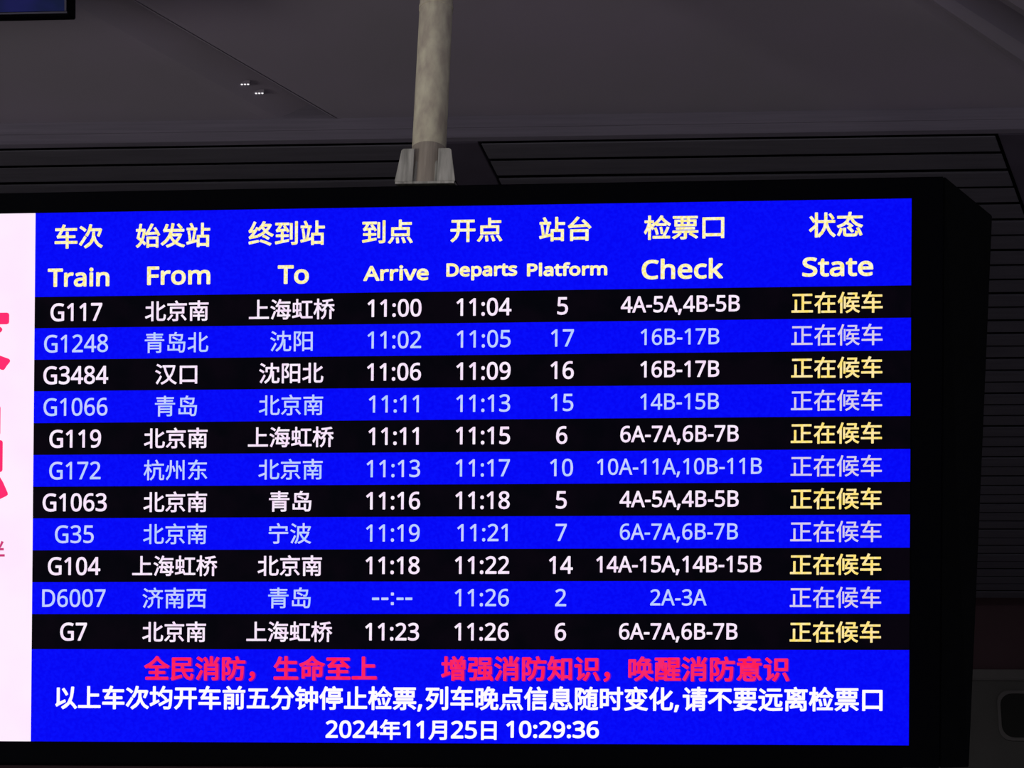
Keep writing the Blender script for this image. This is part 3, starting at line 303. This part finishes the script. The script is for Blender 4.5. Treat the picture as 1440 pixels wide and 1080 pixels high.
def text_mesh(body, place, size, latin=1.0, xs=1.0, bold=0.0, width=None, height=None, space=0.0, anchor='c'):
    """flat letters laid out in screen units and carried on to the board by place(x, y)"""
    cu = bpy.data.curves.new('letters', 'CURVE'); cu.dimensions = '2D'; cu.fill_mode = 'BOTH'
    pen = 0; pts = []
    for ch in body:
        if ch == ' ': pen += 300 * latin; continue
        adv, polys = GL[ch]; k = 1.0 if ord(ch) > 0x2000 else latin
        for p in polys: pts.append([((pen + x * k) , y * k) for x, y in p])
        pen += adv * k + space
    X = [x for p in pts for x, y in p]; Y = [y for p in pts for x, y in p]
    x0, x1, y0, y1 = min(X), max(X), min(Y), max(Y)
    sx = size / 1000 * xs; sy = size / 1000
    if width: sx = (width - 2*bold*size) / (x1 - x0)
    if height: sy = (height - 2*bold*size) / (y1 - y0)
    for p in pts:
        s = cu.splines.new('POLY'); s.points.add(len(p) - 1); s.use_cyclic_u = True
        for i, (x, y) in enumerate(p):
            s.points[i].co = ((x - (x0+x1)/2) * sx, (y - (y0+y1)/2) * sy, 0, 1)
    ob = bpy.data.objects.new('letters', cu)
    C.objects.link(ob)
    bpy.context.view_layer.update()
    me = bpy.data.meshes.new_from_object(ob.evaluated_get(bpy.context.evaluated_depsgraph_get()))
    C.objects.unlink(ob); bpy.data.objects.remove(ob); bpy.data.curves.remove(cu)
    V = [(v.co.x, v.co.y) for v in me.vertices]; F = [tuple(p.vertices) for p in me.polygons]
    r = bold * size
    if r:                      # bold type: a rim of even width along every outline
        for p in pts:
            q = [((x - (x0+x1)/2) * sx, (y - (y0+y1)/2) * sy) for x, y in p]
            for (ax, ay), (bx, by) in zip(q, q[1:] + q[:1]):
                dx, dy = bx - ax, by - ay; l = math.hypot(dx, dy)
                if l < 1e-6: continue
                dx, dy = dx / l * r, dy / l * r; k = 0.71
                n = len(V)
                V += [(ax-dx*k-dy*k, ay-dy*k+dx*k), (ax-dy, ay+dx), (bx-dy, by+dx), (bx+dx*k-dy*k, by+dy*k+dx*k), (bx+dx, by+dy),
                      (bx+dx*k+dy*k, by+dy*k-dx*k), (bx+dy, by-dx), (ax+dy, ay-dx), (ax-dx*k+dy*k, ay-dy*k-dx*k), (ax-dx, ay-dy)]
                F.append(tuple(range(n, n + 10)))
    bpy.data.meshes.remove(me)
    me = bpy.data.meshes.new('letters'); me.from_pydata([tuple(place(x, y)) for x, y in V], [], F)
    return me

# ================================================================ THE SETTING
ZC = 9.6          # slatted ceiling
ZU = 9.8          # smooth ceiling, one step higher and nearer
YE = 1.73         # where the step is
def struct(name, me, mat, parent=None, **p):
    return put(name, me, mat, parent, **({} if parent else {'kind': 'structure'}), **p)
struct('floor', box('floor', (-22, -34, -0.2), (26, 12.9, 0)), M_floor)
# smooth ceiling with two shallow folds: the seam side steps up, the other side runs out softly
def fold_line(p, q, y):      # x of a line through two ceiling points at depth y
    return p.x + (q.x - p.x) * (y - p.y) / (q.y - p.y)
sA, sB = at_z(190, 0, ZU), at_z(484, 172, ZU)
tA, tB = at_z(95, 0, ZU), at_z(402, 172, ZU)
bA, bB = at_z(1300, 0, ZU), at_z(1440, 100, ZU)
dA, dB = at_z(1336, 0, ZU), at_z(1440, 66, ZU)
eA, eB = at_z(1412, 0, ZU), at_z(1440, 18, ZU)
bm = bmesh.new(); rows = []
for y in [-34, -20, -10, -5, -2, -1, -0.5, 0, 0.3, 0.6, 0.9, 1.2, 1.5, YE]:
    y_ = max(y, -3.0)
    s = fold_line(sA, sB, y_); t = fold_line(tA, tB, y_); b = fold_line(bA, bB, y_); d = fold_line(dA, dB, y_); e = fold_line(eA, eB, y_)
    prof = [(-22, 0), (t - 0.12, 0), (t - 0.02, 0.010), (t + 0.06, 0.045), (t + (s-t)*0.5, 0.12), (s - 0.04, 0.20), (s - 0.016, 0.21), (s - 0.015, -0.004), (s - 0.004, -0.004), (s - 0.003, 0.07), (s + 0.009, 0.07), (s + 0.010, -0.004), (s + 0.05, 0),
            (b - 0.08, 0), (b, 0.025), (b + (d-b)*0.45, -0.02), (d, 0.02), (d + (e-d)*0.35, 0.16), (e - 0.06, 0.18), (e, 0.08), (e + 0.012, 0.14), (e + 0.022, 0.0), (26, 0)]
    f = 1.0
    rows.append([bm.verts.new((x, y, ZU + dz * f)) for x, dz in prof])
for r0, r1 in zip(rows, rows[1:]):
    for i in range(len(r0) - 1): bm.faces.new((r0[i], r0[i+1], r1[i+1], r1[i]))
top = [bm.verts.new((x, y, ZU + 0.5)) for x, y in ((-22, -34), (26, -34), (26, YE), (-22, YE))]
bm.faces.new(top)
ceiling = struct('ceiling', from_bm(bm, 'ceiling'), M_ceil)
# the step down to the slats: three thin courses of a fascia
zs = [ZU + 0.26, ZU - 0.10, ZC + 0.018]
for k in range(2):
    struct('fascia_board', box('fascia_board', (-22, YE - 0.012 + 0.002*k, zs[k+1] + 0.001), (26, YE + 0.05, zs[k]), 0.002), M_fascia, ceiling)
# dark void above the slats
struct('void_panel', box('void_panel', (-22, YE + 0.051, ZC + 0.17), (26, 12.6, ZC + 0.19)), M_void, ceiling)
# slats, three bays parted by two dark raking beams
PITCH = 0.2575
def s1l(y): return 1.90 + 0.167 * (y - 1.74)
def s1r(y): return 2.241 + 0.167 * (y - 1.74)
def s2l(y): return 5.972 + 0.31 * (y - 1.69)
def s2r(y): return 6.52 + 0.31 * (y - 1.69)
for k in range(42):
    y0 = YE + 0.065 + k * PITCH; y1 = y0 + PITCH - 0.048
    if y1 > 12.5: break
    sag = 0.004 * math.sin(k * 2.3)
    for xa, xb in ((lambda y: -9.0, s1l), (s1r, s2l), (s2r, lambda y: 18.0)):
        lo = [(xa(y0)+0.012, y0), (xb(y0)-0.012, y0), (xb(y1)-0.012, y1), (xa(y1)+0.012, y1)]
        fr = [Vector((x, y, ZC + sag)) for x, y in lo]; bk = [Vector((x, y, ZC + 0.012)) for x, y in lo]
        struct('slat', slab('slat', fr, bk, 0.003), M_slat, ceiling)
for L_, R_ in ((s1l, s1r), (s2l, s2r)):
    lo = [(L_(YE+0.055)+0.012, YE+0.055), (R_(YE+0.055)-0.012, YE+0.055), (R_(12.5)-0.012, 12.5), (L_(12.5)+0.012, 12.5)]
    struct('ceiling_rib', slab('ceiling_rib', [Vector((x, y, ZC + 0.012)) for x, y in lo], [Vector((x, y, ZC + 0.09)) for x, y in lo], 0.004), M_beam, ceiling)
# the far wall, with a ledge and a dark window band below it
wall = struct('wall_back', box('wall_back', (-22, 12.6, 0), (26, 12.9, ZU + 0.3)), M_wall)
struct('trim_1', box('trim_1', (-22, 12.46, 8.655), (26, 12.6, 8.785), 0.012), M_ledge)
lower = struct('trim_2', box('trim_2', (6.2, 12.50, 4.5), (26, 12.598, 8.653)), M_panel)
bm = bmesh.new(); zlo, zhi, x0, x1 = 7.98, 8.50, 7.33, 11.0
def rounded(r, y):
    o = []
    for cx_, cz_, a0 in ((x0 + r, zlo + r, 180), (x1 - r, zlo + r, 270), (x1 - r, zhi - r, 0), (x0 + r, zhi - r, 90)):
        for k in range(7): a = R(a0 + 15 * k); o.append(Vector((cx_ + r * math.cos(a), y, cz_ + r * math.sin(a))))
    return o
slab_bm(bm, rounded(0.14, 12.485), rounded(0.14, 12.499))
struct('window_1', from_bm(bm, 'window_1'), M_glassy)
bm = bmesh.new(); O, I = rounded(0.14, 12.47), rounded(0.14, 12.47)
cxm, czm = (x0 + x1) / 2, (zlo + zhi) / 2
out = [bm.verts.new((p.x + (0.035 if p.x > cxm else -0.035), p.y, p.z + (0.035 if p.z > czm else -0.035))) for p in O]
inn = [bm.verts.new(p) for p in I]; outb = [bm.verts.new((v.co.x, 12.50, v.co.z)) for v in out]; innb = [bm.verts.new((v.co.x, 12.50, v.co.z)) for v in inn]
for k in range(28):
    l = (k + 1) % 28
    bm.faces.new((out[k], out[l], inn[l], inn[k])); bm.faces.new((out[k], outb[k], outb[l], out[l])); bm.faces.new((inn[k], inn[l], innb[l], innb[k]))
wf = put('window_frame', from_bm(bm, 'window_frame'), M_ledge); wf.parent = bpy.data.objects['window_1']

# ================================================================ THE HANGING POLE
POLE = Vector((2.268, -1.03, 7.62))
pole = empty('hanging_pole', POLE, label='pale weathered steel pole holding the departure board from above', category='pole')
bm = bmesh.new(); tube_bm(bm, POLE + Vector((0, 0, 0.11)), Vector((POLE.x, POLE.y, ZU + 0.02)), 0.1, n=40)
me = from_bm(bm, 'shaft')
for p in me.polygons: p.use_smooth = len(p.vertices) == 4
child_at(put('shaft', me, M_pole), pole)
bm = bmesh.new(); tube_bm(bm, (POLE.x, POLE.y, ZU - 0.05), (POLE.x, POLE.y, ZU + 0.02), 0.19, n=32)
child_at(put('ceiling_flange', from_bm(bm, 'ceiling_flange'), M_pole), pole)
bm = bmesh.new(); tube_bm(bm, (POLE.x, POLE.y, 8.872), (POLE.x, POLE.y, 8.90), 0.1035, n=40)
me = from_bm(bm, 'weld_ring')
child_at(put('weld_ring', me, M_pole), pole)
# a raking base plate on the board's sloping top, gusset plates and a sleeve standing on it
SL = math.tan(TILT)
def top_z(y): return 7.6625 + SL * (y - POLE.y)
def foot(x, y, z): return Vector((x, y, z))
zt = 7.86
q = [(POLE.x - 0.17, -1.15), (POLE.x + 0.17, -1.15), (POLE.x + 0.17, -0.93), (POLE.x - 0.17, -0.93)]
child_at(put('base_plate', slab('base_plate', [Vector((x, y, top_z(y))) for x, y in q], [Vector((x, y, top_z(y) + 0.014)) for x, y in q]), M_brk), pole)
for ang in (35, 75, 105, 145, 215, 250, 290, 325):
    a = R(ang); d = Vector((math.cos(a), math.sin(a) * 0.55, 0)); n = Vector((-math.sin(a), math.cos(a), 0)) * 0.007
    c = Vector((POLE.x, POLE.y, 0)); k0 = 0.093 / math.hypot(d.x, d.y)
    rr = [(k0, None), (0.19, None), (0.176, 7.75), (0.146, zt - 0.012), (0.138, zt), (k0, zt)]
    pts_ = [c + d * r + Vector((0, 0, (top_z(POLE.y + d.y * r) + 0.015) if z is None else z)) for r, z in rr]
    child_at(put('gusset', slab('gusset', [p + n for p in pts_], [p - n for p in pts_], 0.002), M_brk), pole)
ring = [(POLE.x + 0.106 * math.cos(2*math.pi*k/40), POLE.y + 0.106 * math.sin(2*math.pi*k/40)) for k in range(40)]
child_at(put('sleeve', slab('sleeve', [Vector((x, y, top_z(y) + 0.0145)) for x, y in ring], [Vector((POLE.x + (x-POLE.x)*0.955, POLE.y + (y-POLE.y)*0.955, 7.905)) for x, y in ring]), M_sleeve), pole)
for sx_ in (-1, 1):   # cheek plates, left and right
    x0, x1, x2 = POLE.x + sx_ * 0.07, POLE.x + sx_ * 0.145, POLE.x + sx_ * 0.175
    y = POLE.y - 0.107
    prof = [(x0, top_z(y) + 0.015), (x2, top_z(y) + 0.015), (x1, zt - 0.02), (x1 - sx_*0.012, zt - 0.01), (x0, zt - 0.01)]
    child_at(put('cheek_plate', slab('cheek_plate', [Vector((x, y - 0.006, z)) for x, z in prof], [Vector((x, y + 0.006, z)) for x, z in prof], 0.002), M_brk), pole)

# ================================================================ THE DEPARTURE BOARD
board = empty('departure_board', ORG, label='large black departure board with blue and black timetable rows', category='departure board')
def bpart(name, me, mat, parent=None, **p):
    o = put(name, me, mat, **p)
    return child_at(o, board) if parent is None else setpar(o, parent)
def setpar(o, parent):        # the parts' origins coincide with the world origin, so sub-parts need no offset
    o.parent = parent; return o
def plane_pt(px, py, out): return on_board(*px2uv(px, py), out)
DEP = 0.34
UL = -1750.0                  # the board runs on to the left of the view
tl = px2uv(0, 270); bl = px2uv(0, 1073)
xr_t = px2uv(1328, 249.5); xr_b = px2uv(1322, 1080)
tv = (tl[1] + xr_t[1]) / 2; bv = bl[1]
outline = [(UL, tv), (xr_t[0], tv), (xr_b[0], bv), (UL, bv)]
bpart('casing', slab('casing', [on_board(u, v, -0.006) for u, v in outline], [on_board(u, v, -DEP) for u, v in outline], 0.006), M_case)
wg = [px2uv(1328, 249.5), px2uv(1397, 302), px2uv(1364, 1084)]
wt = [(xr_t[0] + 0.5, tv), wg[1], (wg[2][0], bv), (xr_b[0] + 0.5, bv)]
bpart('end_wing', slab('end_wing', [on_board(wt[0][0], wt[0][1], -0.012), on_board(*wt[1], -0.05), on_board(*wt[2], -0.05), on_board(wt[3][0], wt[3][1], -0.012)],
      [on_board(wt[0][0], wt[0][1], -DEP + 0.03)] + [on_board(u, v, -DEP + 0.05) for u, v in wt[1:3]] + [on_board(wt[3][0], wt[3][1], -DEP + 0.03)], 0.004), M_wing)
def mirror_u(u): return UL - (u - xr_t[0]) - 0.5
bpart('end_wing', slab('end_wing', [on_board(mirror_u(u), v, -0.012 if i in (0, 3) else -0.05) for i, (u, v) in enumerate(wt)],
      [on_board(mirror_u(u), v, -DEP + 0.04) for u, v in wt], 0.004), M_wing)
# underside rail that catches a little brown light from the hall
rail = [(UL + 10, bv - 3), (1225, bv - 3)]
bpart('underside_rail', slab('underside_rail', [on_board(rail[0][0], bv - 1, -0.10), on_board(rail[1][0], bv - 1, -0.10), on_board(rail[1][0], bv + 7, -0.10), on_board(rail[0][0], bv + 7, -0.10)],
      [on_board(rail[0][0], bv - 1, -0.24), on_board(rail[1][0], bv - 1, -0.24), on_board(rail[1][0], bv + 7, -0.24), on_board(rail[0][0], bv + 7, -0.24)], 0.003), M_case)
def band(name, v0, v1, mat, u0=0, u1=1232, out=0.0, **p):
    q = [(u0, v0), (u1, v0), (u1, v1), (u0, v1)]
    return bpart(name, slab(name, [on_board(u, v, out) for u, v in q], [on_board(u, v, -0.02) for u, v in q]), mat, **p)
def letters(parent, name, body, cx, cy, mat, out=0.004, **k):
    u, v = px2uv(cx, cy)
    me = text_mesh(body, lambda x, y: on_board(u + x, v - y, out), **k)
    return bpart(name, me, mat, parent)
# rows: boundaries at the left and right edge of the screen, measured down the picture
LB = [299.7, 416.7, 461.7, 505.8, 550.0, 594.3, 639.3, 684.0, 728.3, 773.3, 818.3, 863.3, 912.6, 1042.5]
RB = [279.0, 402.3, 446.7, 492.7, 539.0, 585.7, 631.8, 678.0, 724.3, 770.7, 816.7, 863.3, 914.3, 1048.3]
VB = []
for k in range(14):
    a = px2uv(50 - 6.7 * (LB[k] - 299.7) / 743, LB[k])[1]; b = px2uv(1282 - 4 * (RB[k] - 279) / 769, RB[k])[1]
    VB.append((a + b) / 2)
head = band('header_panel', VB[0], VB[1], L_blue, label='blue heading band with yellow column titles')
HZ = [('车次', 111, 332.5, 70, 35), ('始发站', 243.5, 331, 107, 35), ('终到站', 403.2, 328, 109, 35), ('到点', 545, 326, 72, 34), ('开点', 670, 323.5, 73, 34),
      ('站台', 795, 322, 73, 34.5), ('检票口', 962, 319.5, 111, 34.5), ('状态', 1175.5, 316, 74, 35)]
HE = [('Train', 110.7, 390, 89.5, 27.5, 1), ('From', 251.5, 387.5, 91, 27, 1), ('To', 412.7, 386.3, 44.5, 27, 1), ('Arrive', 557, 384, 92.5, 22, 1), ('Departs', 677.5, 382, 99.5, 24.5, 1),
      ('Platform', 797.5, 378.5, 112, 19.5, 1), ('Check', 959.5, 378, 112.5, 29, 1), ('State', 1178, 375, 97, 27.5, 1)]
for t, x, y, wd, h in HZ: letters(head, 'column_title', t, x, y, L_yel, size=34, width=wd, height=h, bold=0.022)
for t, x, y, wd, h, _ in HE: letters(head, 'column_title', t, x, y, L_yel, size=34, width=wd, height=h, bold=0.030)
TABLE = [('G117', '北京南', '上海虹桥', '11:00', '11:04', '5', '4A-5A,4B-5B'),
         ('G1248', '青岛北', '沈阳', '11:02', '11:05', '17', '16B-17B'),
         ('G3484', '汉口', '沈阳北', '11:06', '11:09', '16', '16B-17B'),
         ('G1066', '青岛', '北京南', '11:11', '11:13', '15', '14B-15B'),
         ('G119', '北京南', '上海虹桥', '11:11', '11:15', '6', '6A-7A,6B-7B'),
         ('G172', '杭州东', '北京南', '11:13', '11:17', '10', '10A-11A,10B-11B'),
         ('G1063', '北京南', '青岛', '11:16', '11:18', '5', '4A-5A,4B-5B'),
         ('G35', '北京南', '宁波', '11:19', '11:21', '7', '6A-7A,6B-7B'),
         ('G104', '上海虹桥', '北京南', '11:18', '11:22', '14', '14A-15A,14B-15B'),
         ('D6007', '济南西', '青岛', '--:--', '11:26', '2', '2A-3A'),
         ('G7', '北京南', '上海虹桥', '11:23', '11:26', '6', '6A-7A,6B-7B')]
# column centres in the first and in the last row (picture), then in screen units
def ucol(a, ya, b, yb):
    p, q = px2uv(a, ya), px2uv(b, yb); return (p[0] + q[0]) / 2
UC = [ucol(108.2, 439, 103, 890), ucol(249.3, 437, 244.5, 890), ucol(411, 436, 406.2, 890), ucol(555.5, 433, 551, 890), ucol(681, 432, 677, 890),
      ucol(792, 431, 787.5, 889), ucol(957, 428, 953.2, 888), ucol(1177, 426, 1174.5, 890)]
def letters_uv(parent, name, body, u, v, mat, out=0.004, **k):
    me = text_mesh(body, lambda x, y: on_board(u + x, v - y, out), **k)
    return bpart(name, me, mat, parent)
def width_of(t):
    X = 0; lo = 9e9; hi = -9e9
    for ch in t:
        a, P = GL[ch]
        for p in P:
            for x, y in p: lo = min(lo, X + x); hi = max(hi, X + x)
        X += a
    return hi - lo
for r, row in enumerate(TABLE):
    black = r % 2 == 0
    tr = band('table_row', VB[r+1], VB[r+2], L_black if black else L_blue,
              label=('black' if black else 'blue') + ' timetable row for train ' + row[0])
    vc = (VB[r+1] + VB[r+2]) / 2
    tm = L_white if black else L_pale; bo = 0.0115 if black else 0.0065
    letters_uv(tr, 'train_number', row[0], UC[0], vc, tm, size=51, latin=1.0, xs=0.925, bold=bo)
    for c in (1, 2):
        n = len(row[c])
        letters_uv(tr, 'station_name', row[c], UC[c], vc, tm, size=31, width=(31 if n < 4 else 30.9) * n - 1.5, height=29.5, bold=bo * 1.3)
    for c in (3, 4):
        if row[c][0] == '-':
            for k in range(5):
                du = (-23.7, -10.6, 0, 10.8, 23.2)[k]; dash = row[c][k] == '-'
                for dv in ((0,) if dash else (-6.7, 6.7)):
                    letters_uv(tr, 'dash' if dash else 'dot', '-', UC[c] + du, vc + 1.5 + dv, tm, size=49, width=10 if dash else 4.2, height=3.6 if dash else 4.2, bold=0.012)
        else: letters_uv(tr, 'clock_time', row[c], UC[c], vc, tm, size=49, xs=0.945, bold=bo)
    letters_uv(tr, 'platform_number', row[5], UC[5], vc, tm, size=49, xs=0.945, bold=bo)
    letters_uv(tr, 'gate_list', row[6], UC[6], vc + 1.2 * (',' in row[6]), tm, size=45.5, xs=0.938, bold=bo)
    letters_uv(tr, 'state_note', '正在候车', UC[7], vc, L_gold if black else L_lilac, size=31, width=124.5, height=30, bold=bo * 1.25)
note = band('notice_panel', VB[12], VB[13], L_blue, label='blue notice band with red and white sentences')
def by_span(name, t, xa, xb, y, mat, out, **k):
    ua, ub = px2uv(xa, y)[0], px2uv(xb, y)[0]; v = px2uv((xa + xb) / 2, y)[1]
    me = text_mesh(t, lambda x, y_: on_board((ua + ub) / 2 + x, v - y_, out), width=ub - ua, **k)
    return bpart(name, me, mat, note)
for dx, mt_, out, nm in ((1.6, L_shadow, 0.003, 'sentence_shadow'), (0, L_red, 0.006, 'red_sentence')):
    for t, xa, xb, y, hh in (('全民消防，', 203, 359, 940, 36), ('生命至上', 385, 530, 939.5, 35), ('增强消防知识，', 620.5, 858, 940.5, 36), ('唤醒消防意识', 883.5, 1110, 940.5, 35)):
        by_span(nm, t, xa + dx, xb + dx, y + dx * 0.5, mt_, out, size=36, height=hh, bold=0.027)
for t, xa, xb, y, hh in (('以上车次均开车前五分钟停止检票,', 78, 594, 982, 35.5), ('列车晚点信息随时变化,', 598.5, 955, 983, 35.5), ('请不要远离检票口', 960, 1241, 983, 34)):
    by_span('white_sentence', t, xa, xb, y, L_bold, 0.004, size=34.5, height=hh, latin=1.5, bold=0.025)
by_span('date', '2024年11月25日', 458, 698.5, 1026, L_bold, 0.004, size=30, height=29, latin=1.62, bold=0.027)
by_span('time_of_day', '10:29:36', 712, 842.5, 1025.8, L_bold, 0.004, size=30, height=24.5, latin=1.62, bold=0.03)
# bright advertising page to the left of the timetable
adv = band('advert_panel', VB[0], VB[13], L_pink, UL + 40, -0.4, label='pinkish white advertising page at the left edge')
def adv_char(t, x_right, y, size_px, mat, bold):
    u, v = px2uv(x_right, y)
    me = text_mesh(t, lambda x, y_: on_board(u - size_px * 0.5 + x, v - y_, 0.004), size=size_px, width=size_px, height=size_px, bold=bold)
    bpart('advert_character', me, mat, adv)
adv_char('录', 15, 459, 138, L_crim, 0.024)
adv_char('强', 12, 636, 134, L_crim, 0.024)
adv_char('伴', 7, 776, 34, L_plum, 0.012)

# ================================================================ SECOND SCREEN, upper left
YS = -0.9
q0 = at_y(97.5, 21.5, YS); zb = q0.z; xr = q0.x
sg = empty('hanging_screen', (xr - 1.2, YS, zb), label='dark navy hanging screen cut off by the upper left corner', category='screen')
sg.rotation_euler = (TILT, 0, 0)
XL = xr - 2.4; ZT = zb + 0.62
child_at(put('casing', box('casing', (XL, YS, zb), (xr, YS + 0.14, ZT), 0.006), M_case), sg)
child_at(put('screen_glass', box('screen_glass', (XL + 0.03, YS - 0.006, zb + 0.028), (xr - 0.03, YS + 0.01, ZT - 0.03)), L_navy), sg)
fr = bmesh.new()
for a, b in (((XL + 0.012, zb + 0.012), (xr - 0.012, zb + 0.022)), ((xr - 0.028, zb + 0.026), (xr - 0.016, ZT - 0.02)), ((XL + 0.012, zb + 0.026), (XL + 0.024, ZT - 0.02)), ((XL + 0.012, ZT - 0.024), (xr - 0.012, ZT - 0.012))):
    box_bm(fr, (a[0], YS - 0.012, a[1]), (b[0], YS + 0.01, b[1]))
child_at(put('bezel', from_bm(fr, 'bezel'), matte('bezel_grey', (0.05, 0.05, 0.085), 0.5)), sg)
unturn = Matrix.Rotation(-TILT, 4, 'X')
for x in (XL + 0.4, xr - 0.4):
    a = Vector((x - sg.location.x, 0.07, ZT - 0.02 - zb)); top_ = Matrix.Rotation(TILT, 4, 'X') @ a; top_.z = ZU + 0.01 - zb
    bm = bmesh.new(); tube_bm(bm, a, unturn @ top_, 0.02, n=12)
    put('hanging_rod', from_bm(bm, 'hanging_rod'), M_pole, sg)

# ================================================================ TWO TINY CEILING LIGHTS
def fold_height(x, y):
    s, t = fold_line(sA, sB, y), fold_line(tA, tB, y)
    pr = [(t - 0.12, 0), (t - 0.02, 0.010), (t + 0.06, 0.045), (t + (s-t)*0.5, 0.12), (s - 0.04, 0.20), (s, 0.21)]
    for (xa, za), (xb, zb_) in zip(pr, pr[1:]):
        if xa <= x <= xb: return za + (zb_ - za) * (x - xa) / (xb - xa)
    return 0.0
def ceiling_light(px0, px1, py, label):
    z = ZU
    for _ in range(8):
        c = at_z((px0 + px1) / 2, py, z); z = ZU + fold_height(c.x, c.y) - 0.012
    a, b = at_z(px0, py, z), at_z(px1, py, z); c = (a + b) / 2
    t = empty('ceiling_light', c, label=label, category='light', group='tiny ceiling lights beside the seam')
    L_ = (b - a).length; sl = 0.0
    t.rotation_euler = (0, sl, 0)
    put('housing', box('housing', (-L_/2 - 0.01, -0.012, 0.003), (L_/2 + 0.01, 0.012, 0.03), 0.002), M_ceil, t)
    for k in (-1, 0, 1):
        bm = bmesh.new(); bmesh.ops.create_icosphere(bm, subdivisions=2, radius=0.0085)
        for v in bm.verts: v.co = Vector((v.co.x + k * L_ * 0.40, v.co.y, v.co.z * 0.6 + 0.002))
        put('lamp', from_bm(bm, 'lamp'), L_lamp, t)
ceiling_light(339, 350, 119, 'left and higher of two tiny white three-dot ceiling lights')
ceiling_light(359, 370, 131.5, 'right and lower of two tiny white three-dot ceiling lights')
